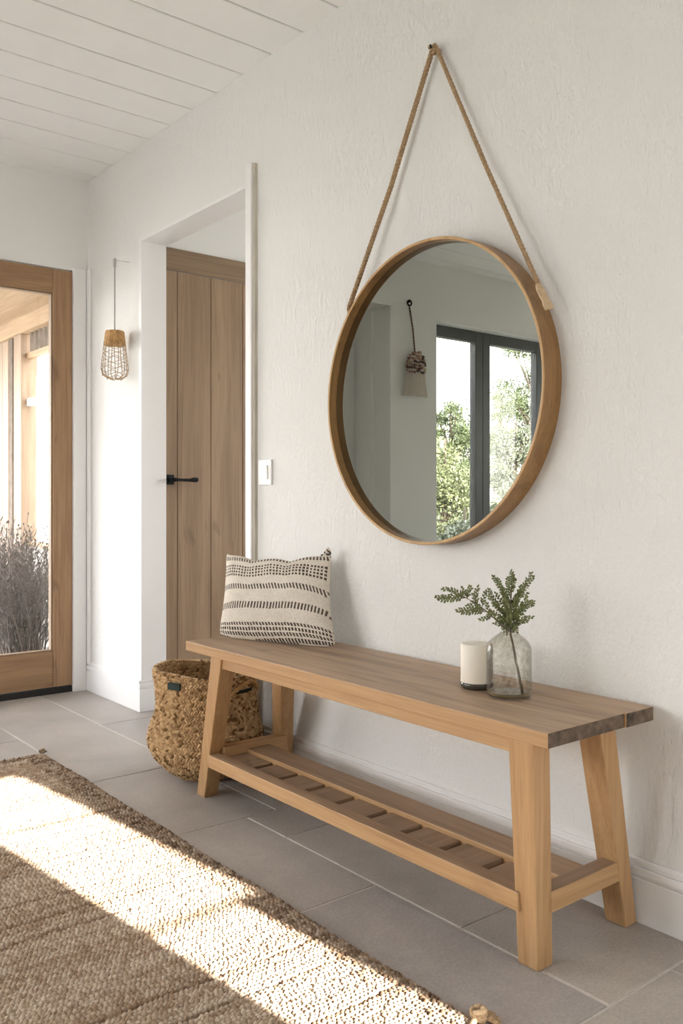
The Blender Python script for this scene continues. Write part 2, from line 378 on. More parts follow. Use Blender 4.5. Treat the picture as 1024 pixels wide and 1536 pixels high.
# ------------------------------------------------------------------ windows
def leafed_window(name, x0, x1, z0, z1, yc, nleaf, fw=0.082, depth=0.06, edges=None):
    """charcoal casement row in a wall parallel to X"""
    t = bpy.data.objects.new(name, None); COL.objects.link(t); t.location = (x0, yc, z0); ROOTLOC[t.name] = (x0, yc, z0); struct(t)
    ed = edges or [x0 + (x1 - x0) * i / nleaf for i in range(nleaf + 1)]
    for a, b_ in zip(ed[:-1], ed[1:]):
        mb = MB(); y0, y1 = yc, yc + depth
        mb.box(a + .001, a + fw, y0, y1, z0, z1); mb.box(b_ - fw, b_ - .001, y0, y1, z0, z1)
        mb.box(a + fw, b_ - fw, y0, y1, z1 - fw, z1); mb.box(a + fw, b_ - fw, y0, y1, z0, z0 + fw)
        fr = mb.build('sash', M['charcoal'], t, bevel=0.004)
        mb = MB(); mb.box(a + fw - .006, b_ - fw + .006, yc + depth / 2 - .003, yc + depth / 2 + .003, z0 + fw - .006, z1 - fw + .006)
        mb.build('pane', M['pane'], fr)
    return t
leafed_window('window_1', WX0, WX1, WSILL, WTOP, WF + 0.10, 4, edges=[-3.35, -2.74, -2.117, -1.397, -0.80])  # two unseen outer leaves added to let in more daylight
# unseen near-wall opening with a transom, added to shape the sun patch
t = bpy.data.objects.new('window_2', None); COL.objects.link(t); t.location = (1.343, YN, .05); ROOTLOC[t.name] = (1.343, YN, .05); struct(t)
mb = MB(); mb.box(1.343, 1.67, YN - .072, YN - .062, 1.640, 1.655); mb.box(1.592, 1.67, YN - .072, YN - .062, .05, 1.64); mb.build('transom', M['charcoal'], t)  # lower stile added to keep the sun patch off the tiles
mb = MB(); mb.box(1.343, 1.67, YN - .07, YN - .065, .07, 2.25); mb.build('pane', M['pane'], t)
for i, (a, b_) in enumerate(LW):  # unseen left-wall window, added to bring in more sky light
    t = bpy.data.objects.new('window_%d' % (3 + i), None); COL.objects.link(t); t.location = (XL, a, LZ0); ROOTLOC[t.name] = (XL, a, LZ0); struct(t)
    mb = MB(); X0, X1 = XL - .16, XL - .10; f = .07; mid = (a + b_) / 2
    mb.box(X0, X1, a, a + f, LZ0, LZ1); mb.box(X0, X1, b_ - f, b_, LZ0, LZ1); mb.box(X0, X1, mid - f, mid + f, LZ0, LZ1)
    mb.box(X0, X1, a, b_, LZ0, LZ0 + f); mb.box(X0, X1, a, b_, LZ1 - f, LZ1); fr = mb.build('sash', M['charcoal'], t)
    mb = MB(); mb.box(XL - .133, XL - .127, a + f, b_ - f, LZ0 + f, LZ1 - f); mb.build('pane', M['pane'], fr)

# ------------------------------------------------------------------ glazed entrance door (far wall)
t = bpy.data.objects.new('door_1', None); COL.objects.link(t); t.location = (DX0, WF, 0); ROOTLOC[t.name] = (DX0, WF, 0); struct(t)
y0, y1 = WF - 0.002, WF + 0.045
a, b_ = 0.76, 1.776
mb = MB(); mb.box(b_ - .102, b_, y0, y1, .036, 2.183); mb.build('stile', M['door_out'], t, bevel=.004)
mb = MB(); mb.box(a, a + .102, y0, y1, .036, 2.183); mb.build('stile', M['door_out'], t, bevel=.004)
mb = MB(); mb.box(a + .102, b_ - .102, y0 + .001, y1 - .001, 2.060, 2.183); mb.build('top_rail', M['door_out_x'], t, bevel=.004)
mb = MB(); mb.box(a + .102, b_ - .102, y0 + .001, y1 - .001, .036, .220); mb.build('bottom_rail', M['door_out_x'], t, bevel=.004)
mb = MB(); i0, i1 = a + .102, b_ - .102
for q in ((i0, i0 + .008, .22, 2.06), (i1 - .008, i1, .22, 2.06), (i0, i1, .22, .228), (i0, i1, 2.052, 2.06)):
    mb.box(q[0], q[1], y0 + .006, y1 - .004, q[2], q[3])
mb.build('glazing_bead', M['porch_z'], t, bevel=.002)
mb = MB(); mb.box(i0, i1, WF + .018, WF + .024, .222, 2.058); mb.build('pane', M['pane'], t)
mb = MB(); mb.box(DX0, DX1, WF + .002, WF + T, -.01, .030); mb.build('threshold', M['dark'], t)
mb = MB(); mb.box(DX0, a - .002, WF + .004, WF + .06, .03, DTOP); mb.box(b_ + .002, DX1, WF + .004, WF + .06, .03, DTOP); mb.build('door_frame', M['dark'], t)
mb = MB(); mb.tube([(a + .05, y0 - .0, 1.02), (a + .05, y0 - .05, 1.02), (a + .16, y0 - .052, 1.02)], .009, 10); mb.box(a + .028, a + .072, y0 - .008, y0 + .001, .99, 1.05); mb.build('door_handle', M['black'], t, bevel=.002)

# ------------------------------------------------------------------ plank door in the next room
JX = W2; DYp = 3.826
t = bpy.data.objects.new('door_2', None); COL.objects.link(t); t.location = (JX, DYp, 0); ROOTLOC[t.name] = (JX, DYp, 0); struct(t)
mb = MB(); gx = [JX + .001, 2.057, 2.243, 2.430, 2.617, 2.804, 2.95]
for p, q in zip(gx[:-1], gx[1:]): mb.box(p + .0012, q - .0012, DYp, DYp + .03, .01, 2.106)
mb.box(JX, 2.95, DYp + .006, DYp + .038, .01, 2.10)
mb.build('plank_panel', M['door_in'], t, bevel=.003)
mb = MB(); mb.box(JX + .001, 3.0, DYp - .006, DYp + .04, 2.110, 2.216); mb.build('head_board', M['door_in_x'], t, bevel=.003)
hx = 2.013; hz = 1.095
hd = MB(); hd.box(hx - .022, hx + .022, DYp - .009, DYp + .001, hz - .024, hz + .024)
hd.tube([(hx, DYp, hz), (hx, DYp - .04, hz)], .010, 12)
hd.tube([(hx, DYp - .045, hz), (hx + .03, DYp - .048, hz - .001), (hx + .085, DYp - .048, hz - .002), (hx + .105, DYp - .047, hz), (hx + .125, DYp - .046, hz), (hx + .132, DYp - .046, hz)], [.011, .007, .0075, .012, .012, .006], 12)
hd.build('door_handle', M['black'], t, bevel=.002)
# next room shell
mb = MB(); AX = 4.2
mb.box(2.95, AX, DYp, DYp + .1, -.05, H); mb.box(JX - .0, AX, DYp + .012, DYp + .12, 2.216, H); mb.box(JX, AX, 1.4, 1.5, -.05, H)
mb.box(AX, AX + .1, 1.4, 1.9, -.05, H); mb.box(AX, AX + .1, 3.3, DYp + .1, -.05, H); mb.box(AX, AX + .1, 1.9, 3.3, -.05, .8); mb.box(AX, AX + .1, 2.9, 3.3, .8, 2.2); mb.box(AX, AX + .1, 1.9, 2.25, .8, 2.2); mb.box(AX, AX + .1, 1.9, 3.3, 2.2, H)  # opening added in the unseen outer wall to light this room
struct(mb.build('wall_next_room', M['paint']))
mb = MB(); mb.box(XR, AX, 1.4, DYp + .1, -.06, 0); struct(mb.build('floor_next_room', M['tile']))
mb = MB(); mb.box(W2, AX + .1, 1.4, DYp + .12, H - .05, H + .1); struct(mb.build('ceiling_next_room', M['ceil']))

# ------------------------------------------------------------------ light switch
t = thing('light_switch', (WX, 2.765, 1.10), 'white square light switch on the plaster wall beside the doorway', 'light switch')
mb = MB(); mb.box(WX - .009, WX + .002, 2.722, 2.808, 1.054, 1.150); mb.build('plate', M['switch'], t, bevel=.003)
mb = MB(); mb.hexa([(WX - .012, 2.742, 1.076), (WX - .008, 2.742, 1.076), (WX - .008, 2.788, 1.076), (WX - .012, 2.788, 1.076), (WX - .0155, 2.742, 1.128), (WX - .008, 2.742, 1.128), (WX - .008, 2.788, 1.128), (WX - .0155, 2.788, 1.128)]); mb.build('rocker', M['switch'], t, bevel=.001)

# ------------------------------------------------------------------ bench
t = thing('bench', (1.65, 1.9, 0), 'long honey oak bench with splayed legs, slatted low shelf and darker shade-tinted top', 'bench')
BX0, BX1, BZ0, BZ1 = 1.456, 1.838, .488, .521
mb = MB(); BY0, BY1 = 1.135, 2.652
xm = 1.728      # joint between the two top boards
def slab(x0, x1, ya, yb):
    P = [(x0, ya, BZ0), (x1, ya, BZ0), (x1, yb, BZ0), (x0, yb, BZ0), (x0, ya, BZ1), (x1, ya, BZ1), (x1, yb, BZ1), (x0, yb, BZ1)]
    o = len(mb.v); mb.v += P
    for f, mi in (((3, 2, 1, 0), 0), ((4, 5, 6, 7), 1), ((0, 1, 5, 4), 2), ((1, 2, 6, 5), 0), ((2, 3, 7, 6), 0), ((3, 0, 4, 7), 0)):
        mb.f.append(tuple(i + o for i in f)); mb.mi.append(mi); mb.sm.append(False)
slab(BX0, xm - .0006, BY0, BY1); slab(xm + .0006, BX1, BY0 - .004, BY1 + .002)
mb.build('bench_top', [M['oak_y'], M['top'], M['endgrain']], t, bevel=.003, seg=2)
mb = MB(); mb.box(1.466, 1.488, 1.244, 2.43, .457, BZ0 + .001); mb.build('apron', M['oak_y'], t, bevel=.002)
mb = MB(); mb.box(1.745, 1.765, 1.244, 2.43, .457, BZ0 + .001); mb.build('apron', M['oak_y'], t, bevel=.002)
zt = BZ0 + .001
def leg(x0t, x1t, y0t, y1t, x0b, x1b, y0b, y1b):
    mb = MB(); mb.hexa([(x0b, y0b, 0), (x1b, y0b, 0), (x1b, y1b, 0), (x0b, y1b, 0), (x0t, y0t, zt), (x1t, y0t, zt), (x1t, y1t, zt), (x0t, y1t, zt)])
    mb.build('leg', M['oak_z'], t, bevel=.003)
leg(1.459, 1.515, 1.176, 1.244, 1.487, 1.538, 1.186, 1.240)
leg(1.693, 1.751, 1.176, 1.240, 1.801, 1.8455, 1.180, 1.236)
leg(1.459, 1.515, 2.424, 2.489, 1.487, 1.540, 2.580, 2.630)
leg(1.693, 1.751, 2.424, 2.484, 1.797, 1.8455, 2.575, 2.628)
S0, S1 = .116, .158
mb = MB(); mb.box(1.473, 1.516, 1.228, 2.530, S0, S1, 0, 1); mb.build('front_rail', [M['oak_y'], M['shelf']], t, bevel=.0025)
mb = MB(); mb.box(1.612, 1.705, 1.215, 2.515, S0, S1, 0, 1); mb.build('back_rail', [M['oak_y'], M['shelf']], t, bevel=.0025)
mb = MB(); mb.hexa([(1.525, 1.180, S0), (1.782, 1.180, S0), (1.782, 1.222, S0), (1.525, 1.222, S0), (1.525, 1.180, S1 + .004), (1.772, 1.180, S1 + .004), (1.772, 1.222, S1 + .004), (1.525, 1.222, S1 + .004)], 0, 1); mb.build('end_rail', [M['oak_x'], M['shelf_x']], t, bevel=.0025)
mb = MB(); mb.hexa([(1.525, 2.512, S0), (1.785, 2.512, S0), (1.785, 2.555, S0), (1.525, 2.555, S0), (1.525, 2.512, S1 + .018), (1.775, 2.512, S1 + .018), (1.775, 2.555, S1 + .018), (1.525, 2.555, S1 + .018)], 0, 0); mb.build('end_rail', [M['oak_x']], t, bevel=.0025)
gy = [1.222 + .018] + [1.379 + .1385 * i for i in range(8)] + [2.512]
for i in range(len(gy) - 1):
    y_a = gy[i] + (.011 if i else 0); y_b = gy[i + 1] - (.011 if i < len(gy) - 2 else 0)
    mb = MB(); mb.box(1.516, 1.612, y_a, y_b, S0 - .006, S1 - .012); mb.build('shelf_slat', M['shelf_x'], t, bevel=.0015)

# ------------------------------------------------------------------ mirror
MY, MZ, MR, MXF = 1.8525, 1.3120, 0.4450, 1.790
t = thing('round_mirror', (WX, MY, MZ), 'large round mirror in a deep walnut-brown wooden rim hung on jute rope', 'mirror')
def ring(mb, prof, n=160, mi_of=None):
    V = []; Fs = []; P = len(prof)
    for k in range(n):
        a = 2 * PI * k / n
        for (r, x) in prof: V.append((x, MY + r * math.cos(a), MZ + r * math.sin(a)))
    o = len(mb.v); mb.v += V
    for k in range(n):
        for i in range(P):
            j = (i + 1) % P; k2 = (k + 1) % n
            mb.f.append((o + k * P + i, o + k2 * P + i, o + k2 * P + j, o + k * P + j)); mb.mi.append(mi_of[i] if mi_of else 0); mb.sm.append(True)
mb = MB()
th = .0085
ring(mb, [(MR - .0015, MXF), (MR, MXF + .0015), (MR, WX - .001), (MR - th - .006, WX - .001), (MR - th - .006, MXF + .032), (MR - th, MXF + .032), (MR - th, MXF + .0015), (MR - th + .0015, MXF)], mi_of=[1, 0, 0, 0, 0, 0, 1, 1])
o = mb.build('rim', [M['rim'], M['rim_edge']], t)
es = o.modifiers.new('es', 'EDGE_SPLIT'); es.split_angle = math.radians(40)
mb = MB(); V = [(MXF + .030, MY, MZ)]; n = 160
V = [(MXF + .030, MY + (MR - th) * math.cos(2 * PI * k / n), MZ + (MR - th) * math.sin(2 * PI * k / n)) for k in range(n)]
V2 = [(MXF + .034, q[1], q[2]) for q in V]
mb.add(V + V2, [tuple(range(n)), tuple(range(2 * n - 1, n - 1, -1))] + [(k, n + k, n + (k + 1) % n, (k + 1) % n) for k in range(n)])
mb.build('mirror_glass', M['mirror'], t)
HK = at(651, 72, 2.62); HK = Vector((1.842, HK.y * 1.842 / HK.x, 1 + (HK.z - 1) * 1.842 / HK.x))
def onx(u, v, x): 
    p = at(u, v, 1.0); k = x / p.x; return Vector((x, p.y * k, 1 + (p.z - 1) * k))
LA = onx(523, 462, 1.812); RA = onx(812, 437, 1.806)
mb = MB()
rope_mb(mb, [LA + Vector((.012, .004, -.03)), LA, LA.lerp(HK, .5) + Vector((0.006, 0, -.006)), HK + Vector((0, .004, .004)), HK + Vector((0.002, -.003, .008))], .0082, 3, .034)
mb.build('rope', M['rope'], t)
mb = MB()
rope_mb(mb, [HK + Vector((0.0, -.002, .008)), HK + Vector((0, -.008, 0)), HK.lerp(RA, .5) + Vector((.006, 0, -.010)), RA], .0066, 4, .060, n=6)
mb.build('rope', M['rope'], t)
# knot above the hook
mb = MB()
for k in range(3):
    c = HK + Vector((-.002 + .003 * k, .004 - .004 * k, .002 - .007 * k)); q = []
    for i in range(17):
        a = 2 * PI * i / 16; q.append(c + Vector((.010 * math.cos(a), .011 * math.sin(a), .003 * math.sin(a * 1.0 + k))))
    mb.tube(q, .0045, 6)
mb.build('rope_knot', M['rope'], t)
# leather toggle holding the right end to the rim
mb = MB(); A = onx(806, 426, 1.800); B = onx(824, 464, 1.806); dr = (B - A).normalized(); sd = Vector((.9, -.42, .05)).normalized(); sd = (sd - dr * sd.dot(dr)).normalized(); nm = dr.cross(sd)
pr = [(0, .006), (.2, .0105), (.45, .011), (.6, .009), (.8, .0125), (1, .012)]
V = []; Fs = []
for tt, w in pr:
    c = A.lerp(B, tt)
    for s_ in (-1, 1):
        for q in (-1, 1): V.append(c + sd * w * s_ + nm * .0035 * q)
for i in range(len(pr) - 1):
    b0 = i * 4; Fs += [(b0, b0 + 4, b0 + 5, b0 + 1), (b0 + 2, b0 + 3, b0 + 7, b0 + 6), (b0, b0 + 2, b0 + 6, b0 + 4), (b0 + 1, b0 + 5, b0 + 7, b0 + 3)]
Fs += [(0, 1, 3, 2), (len(V) - 4, len(V) - 2, len(V) - 1, len(V) - 3)]
mb.add(V, Fs); mb.build('leather_tab', M['leather'], t, bevel=.002)
# hook in the wall
mb = MB(); mb.tube([(WX + .005, HK.y, HK.z - .002), (HK.x - .012, HK.y, HK.z - .002), (HK.x - .018, HK.y, HK.z + .004)], .0035, 8)
o = mb.build('wall_hook', M['black'], origin=(WX, HK.y, HK.z)); tag(o, 'small dark hook in the wall carrying the mirror rope', 'hook')

# ------------------------------------------------------------------ cushion
from mathutils import geometry
BL, BR = Vector((1.578, 2.648, .523)), Vector((1.752, 2.195, .523))
TL, TR = onx(338, 826, 1.725), onx(500, 826, 1.815)
def pillow():
    nu, nv = 300, 190
    cx = (BL + BR + TL + TR) / 4
    nrm = (BR - BL).cross(TL - BL).normalized()
    if nrm.x > 0: nrm = -nrm
    V = []; Fs = []; MI = []
    for side in (1, -1):
        for j in range(nv + 1):
            for i in range(nu + 1):
                u, v = i / nu, j / nv
                # pulled-in edges between the corners
                uu = u + (0.5 - u) * 0.10 * (4 * v * (1 - v)) * abs(2 * u - 1) ** 2
                vv = v
                vv = v * (1 - .165 * (4 * u * (1 - u)) ** .7 * v ** 1.5 * (1 - .30 * abs(math.sin(3 * PI * u))))
                kc = abs(2 * u - 1) ** 7 * abs(2 * v - 1) ** 7
                uu += (.5 - uu) * .05 * kc; vv += (.5 - vv) * .07 * kc
                p = BL.lerp(BR, uu).lerp(TL.lerp(TR, uu), vv)
                e = max(0.0, 16 * u * (1 - u) * v * (1 - v))
                th_ = .080 * e ** .5
                th_ *= 1 + .10 * math.sin(7 * u + 3 * v) * e + .08 * noise.noise(Vector((u * 5, v * 4, side)))
                wr = .0035 * math.sin(38 * (u - .5) * (1 - .3 * v)) * max(0, v - .55) * 2 * e
                wr += .004 * noise.noise(Vector((u * 12, v * 9, 3 + side)))* e
                if side < 0: th_ *= .55
                p = p + nrm * side * (th_ + wr)
                p += nrm * .02 * (1 - e)*(1 if side>0 else 1) * 0
                # weave bumps
                if side > 0: p = p + nrm * .0006 * (math.sin(u * 2 * PI * 100) * math.sin(v * 2 * PI * 63))
                if p.z < .5235: p.z = .5235 + (p.z - .5235) * .02
                V.append(p)
    o2 = (nu + 1) * (nv + 1)
    def stitch(u, v):
        w = v + .012 * math.sin(6 * u) - .015 * u
        def dash(c, h, freq, slant, duty=.5):
            d = (w - c) / h
            if abs(d) > .5: return False
            ph = (u * freq + slant * d + .08 * noise.noise(Vector((u * 60, c * 40, 0)))) % 1.0
            return ph < duty
        if dash(.905, .066, 36, .5): return True
        for k in range(4):
            if dash(.655 + .042 * k, .027, 36, 0, .60): return True
        if dash(.500, .066, 38, .55): return True
        if dash(.290, .066, 38, -.6): return True
        for k in range(4):
            if dash(-.005 + .040 * k, .027, 38, .3 * (k % 2), .62) and v < .16: return True
        return False
    for s_ in (0, 1):
        for j in range(nv):
            for i in range(nu):
                q = [s_ * o2 + j * (nu + 1) + i, s_ * o2 + j * (nu + 1) + i + 1, s_ * o2 + (j + 1) * (nu + 1) + i + 1, s_ * o2 + (j + 1) * (nu + 1) + i]
                if s_: q.reverse()
                Fs.append(tuple(q)); MI.append(1 if stitch((i + .5) / nu, (j + .5) / nv) else 0)
    return V, Fs, MI
V, Fs, MI = pillow()
mfab, nt, b = newmat('cream_woven_cotton'); b.inputs['Roughness'].default_value = .95
nz = noise_tex(nt, coords(nt), 260, 3, .6); n0 = noise_tex(nt, coords(nt), 14, 3)
c = ramp(nt, nz, [(.3, (.56, .49, .40)), (.6, (.82, .75, .65))]); nt.links.new(mixc(nt, .3, c, ramp(nt, n0, [(.3, (.55, .48, .40)), (.7, (.78, .72, .63))])), b.inputs['Base Color']); bump(nt, b, nz, .6, .003)
mdk = plain('dark_brown_yarn', (.085, .065, .048), .95, nscale=200, var=.5, bmp=.4)
t = thing('throw_pillow', tuple((BL + BR) / 2), 'cream woven cushion with brown stitched stripes leaning on the left bench end', 'cushion')
mb = MB(); mb.v = [tuple(p) for p in V]; mb.f = Fs; mb.mi = MI; mb.sm = [True] * len(Fs)
mb.build('cushion_cover', [mfab, mdk], t)
mb = MB(); cR = TR + Vector((-.012, .012, -.004))
for k, (dy, dz, r) in enumerate([(0, 0, .011), (.012, -.012, .009), (.028, -.018, .008), (-.004, .006, .008)]):
    c = cR + Vector((-.004, dy, dz)); q = [c + Vector((.006 * math.sin(2 * a_), r * math.cos(a_), r * .8 * math.sin(a_))) for a_ in [2 * PI * i / 14 for i in range(15)]]
    mb.tube(q, .0035, 6, k % 2)
mb.build('corner_tassel', [mdk, mfab], t)

# ------------------------------------------------------------------ basket
BC = Vector((1.626, 2.803, 0))
mbk = attr_mat('braided_seagrass', .85, fiber=.5)
def set_tone(o, cols):
    at_ = o.data.color_attributes.new('tone', 'FLOAT_COLOR', 'POINT')
    at_.data.foreach_set('color', np.asarray(cols, dtype=np.float32).ravel())
def basket():
    prof = [(.0, .004), (.05, .004), (.085, .006), (.115, .018), (.150, .045), (.180, .080), (.199, .115), (.203, .145), (.194, .180), (.182, .215), (.176, .25), (.175, .29), (.177, .33), (.180, .362), (.182, .384)]
    P = np.array(prof); d = np.r_[0, np.cumsum(np.hypot(*np.diff(P, axis=0).T))]; Lp = d[-1]
    rows = 46; sub = 6; nu = 216 * 5
    s = np.linspace(0, Lp, rows * sub + 1); R = np.interp(s, d, P[:, 0]); Z = np.interp(s, d, P[:, 1])
    k = np.ones(9) / 9; Rp = np.convolve(np.pad(R, 4, 'edge'), k, 'valid'); Zp = np.convolve(np.pad(Z, 4, 'edge'), k, 'valid')
    Rp[0] = 0; Zp[-1] = Z[-1]
    dR = np.gradient(Rp); dZ = np.gradient(Zp); ln = np.hypot(dR, dZ) + 1e-9; nR = dZ / ln; nZ = -dR / ln
    th_ = np.linspace(0, 2 * PI, nu, endpoint=False)
    S, TT = np.meshgrid(s / Lp * rows, th_, indexing='ij')
    knots = 108
    S = S + .30 * np.sin(4 * TT + .9 * np.sin(S * .5)) * np.clip(S / 6, 0, 1) + .12 * np.sin(11 * TT + S * .8) * np.clip(S / 6, 0, 1)
    rowi = np.floor(S); fr = S - rowi
    ph = TT / (2 * PI) * knots + .5 * (rowi % 2) + .25 * np.sin(rowi * 5.1 + TT * 9) + .75 * (fr - .5) * np.where(rowi % 2 == 0, 1, -1)
    jit = .25 * np.sin(rowi * 12.9898 + np.floor(ph) * 78.233)
    bumpv = np.sqrt(np.clip(np.sin(PI * fr), 0, 1)) * np.abs(np.sin(PI * ph)) ** .6
    amp = (.0085 * (1 + 1.0 * jit)) * np.clip(S / 8, .2, 1)
    low = .004 * np.sin(3 * TT + 1) * np.clip(Z / .2, 0, 1)[:, None] + .003 * np.sin(5 * TT + S * .3)
    rr_ = Rp[:, None] + low + nR[:, None] * amp * bumpv
    zz = Zp[:, None] + nZ[:, None] * amp * bumpv
    zz = zz + np.clip((Zp[:, None] - .28) / .1, 0, 1) * (.010 * np.cos(TT - 2.4) + .004 * np.sin(4 * TT))
    zz = np.maximum(zz, .001)
    X = BC.x + rr_ * np.cos(TT); Y = BC.y + rr_ * np.sin(TT)
    outer = np.stack([X, Y, zz], -1).reshape(-1, 3)
    kid = np.floor(ph) * 131.7 + rowi * 17.3
    rnd = np.mod(np.sin(kid) * 43758.5453, 1.0)
    c0 = np.array([.38, .23, .11]); c1 = np.array([.78, .55, .31])
    c = c0 + (c1 - c0) * (.10 + .90 * rnd)[..., None]
    dkm = (np.mod(np.sin(kid * 1.7) * 9731.3, 1) < .12)[..., None]
    c = np.where(dkm, np.array([.22, .125, .05]), c)
    cols = np.concatenate([c, np.ones(c.shape[:2] + (1,))], -1).reshape(-1, 4)
    # inner wall
    ns = len(s); inn_idx = np.arange(ns - 1, int(ns * .25), -1)
    rr2 = Rp[inn_idx][:, None] - .012 + low[inn_idx] - .004 * bumpv[inn_idx]
    X2 = BC.x + rr2 * np.cos(TT[inn_idx]); Y2 = BC.y + rr2 * np.sin(TT[inn_idx]); Z2 = zz[inn_idx] * 1.0
    inner = np.stack([X2, Y2, Z2], -1).reshape(-1, 3)
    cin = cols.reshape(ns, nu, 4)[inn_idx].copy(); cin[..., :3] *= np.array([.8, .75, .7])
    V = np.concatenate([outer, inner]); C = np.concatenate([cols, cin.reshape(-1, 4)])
    def grid(n0, rowsn): 
        i, j = np.meshgrid(np.arange(rowsn - 1), np.arange(nu), indexing='ij'); a = n0 + i * nu + j; b2 = n0 + i * nu + (j + 1) % nu
        return np.stack([a, b2, b2 + nu, a + nu], -1).reshape(-1, 4)
    F1 = grid(0, ns); F2 = grid(ns * nu, len(inn_idx))
    j = np.arange(nu); a = (ns - 1) * nu + j; b2 = (ns - 1) * nu + (j + 1) % nu; c_ = ns * nu + (j + 1) % nu; d_ = ns * nu + j
    F3 = np.stack([a, b2, c_, d_], -1)
    return V, np.concatenate([F1, F2, F3]), C
def np_mesh(name, V, Fq, mats, parent=None, origin=(0, 0, 0), smooth=True):
    base = np.array(ROOTLOC[parent.name] if parent else origin)
    me = bpy.data.meshes.new(name); V = np.asarray(V, dtype=np.float64) - base
    me.vertices.add(len(V)); me.vertices.foreach_set('co', V.astype(np.float32).ravel())
    nf = len(Fq); k = Fq.shape[1]
    me.loops.add(nf * k); me.loops.foreach_set('vertex_index', Fq.astype(np.int32).ravel())
    me.polygons.add(nf); me.polygons.foreach_set('loop_start', np.arange(0, nf * k, k, dtype=np.int32)); me.polygons.foreach_set('loop_total', np.full(nf, k, dtype=np.int32))
    me.polygons.foreach_set('use_smooth', np.full(nf, smooth))
    for m_ in (mats if isinstance(mats, list) else [mats]): me.materials.append(m_)
    me.update(calc_edges=True); me.validate()
    o = bpy.data.objects.new(name, me); COL.objects.link(o)
    if parent: o.parent = parent
    else: o.location = base
    ROOTLOC[o.name] = tuple(base); return o
t = thing('woven_basket', tuple(BC), 'golden braided seagrass belly basket on the floor behind the left bench leg', 'basket')
V, Fq, C = basket(); o = np_mesh('basket_body', V, Fq, mbk, t); set_tone(o, C)
# dark tag on the rim and a dark slot handle
def onb(ang, r, z): return Vector((BC.x + r * math.cos(ang), BC.y + r * math.sin(ang), z))
angc = math.atan2(-BC.y, -BC.x)
def patch(name, a0, a1, r, z0, z1, thick, mat, z1b=None):
    mb = MB(); n = 10; V = []; Fs = []
    for i in range(n + 1):
        a_ = a0 + (a1 - a0) * i / n
        dz = (z1b or 0) * i / n
        V += [onb(a_, r, z0 + dz), onb(a_, r + thick, z0 + dz), onb(a_, r + thick, z1 + dz), onb(a_, r, z1 + dz)]
    for i in range(n):
        k = i * 4
        for q in range(4): Fs.append((k + q, k + (q + 1) % 4, k + 4 + (q + 1) % 4, k + 4 + q))
    Fs += [(3, 2, 1, 0), (n * 4, n * 4 + 1, n * 4 + 2, n * 4 + 3)]
    mb.add(V, Fs); o = mb.build(name, mat, t, bevel=.0015); return o
M['tagc'] = plain('dark_green_cloth', (.02, .035, .03), .9, nscale=200, var=.3)
patch('cloth_tag', angc - .78, angc - .50, .183, .340, .365, .009, M['tagc'])
patch('handle_slot', angc + .60, angc + 1.05, .178, .318, .330, .007, M['dark'])
mb = MB(); q = [onb(angc + .45 + .8 * i / 20, .190 + .006 * math.sin(PI * i / 20), .318 + .040 * math.sin(PI * i / 20)) for i in range(21)]
rope_mb(mb, q, .007, 3, .03); mb.build('handle', M['cap'], t)

# ------------------------------------------------------------------ vase and candle
VC = Vector((1.661, 1.413, BZ1))
t = thing('glass_vase', tuple(VC), 'squat bubbled grey glass bottle vase at the right end of the bench', 'vase')
prof = [(.0, .001), (.046, .001), (.0525, .005), (.0548, .012), (.0550, .03), (.0548, .08), (.0546, .112), (.0530, .122), (.0480, .132), (.038, .142), (.028, .149), (.0215, .154), (.0195, .160), (.0195, .172), (.0215, .177)]
inn = [(.0185, .176), (.0172, .160), (.0195, .154), (.027, .1475), (.037, .1395), (.0465, .130), (.0512, .121), (.0526, .111), (.0528, .03), (.0515, .015), (.046, .0115), (.0, .0108)]
mb = MB(); mb.lathe(VC, prof + inn, 72); mb.build('glass_body', M['vase'], t)
mb = MB(); mb.lathe(VC, [(.0, .0022), (.044, .0022), (.0500, .006), (.0512, .0092), (.0, .0094)], 48)
M['amber'] = plain('amber_glass_base', (.17, .125, .065), .15, var=.1); 
mb.build('base_thickening', M['amber'], t)
CC = Vector((1.668, 1.524, BZ1))
t = thing('pillar_candle', tuple(CC), 'cream pillar candle on a dark base standing left of the vase', 'candle')
mb = MB(); mb.lathe(CC, [(0, .012), (.0395, .012), (.0408, .016), (.0408, .108), (.0395, .1125), (.036, .1135), (.012, .112), (0, .112)], 64); mb.build('wax', M['wax'], t)
mb = MB(); mb.lathe(CC, [(0, .0005), (.036, .0005), (.0405, .004), (.0418, .010), (.0418, .0165), (.0409, .0170), (.0, .0130)], 64); mb.build('candle_base', M['smoke'], t)

# ------------------------------------------------------------------ green sprig in the vase
D0 = 2.143
def sp(x, y, dd=0.0): return at(640 + x / 5.69, 840 + y / 5.69, D0 + dd)
root = sp(818, 1140, .01)
t = thing('green_sprig', tuple(root), 'leafy green sprig standing in the grey glass vase', 'plant')
st = MB(); lf = MB()
main = [root, sp(795, 1040, .006), sp(765, 880, 0), sp(735, 720, 0), sp(715, 640, 0), sp(712, 560, 0), sp(715, 400, -.003), sp(722, 250, -.006), sp(722, 110, -.01)]
st.tube(main, [.0036, .0036, .0032, .0028, .0024, .002, .0016, .0012, .0006], 8)
def leaflet(p, d, up, L, W):
    d = d.normalized(); s_ = d.cross(up).normalized(); n_ = s_.cross(d)
    cup = .18 * W
    V = [p, p + d * L * .35 + s_ * W * .5 + n_ * cup, p + d * L * .75 + s_ * W * .38 + n_ * cup, p + d * L, p + d * L * .75 - s_ * W * .38 + n_ * cup, p + d * L * .35 - s_ * W * .5 + n_ * cup, p + d * L * .5]
    lf.add(V, [(0, 1, 6), (1, 2, 6), (2, 3, 6), (3, 4, 6), (4, 5, 6), (5, 0, 6)], 0, False)
view = (at(760, 900, D0) - Vector((0, 0, 1))).normalized()
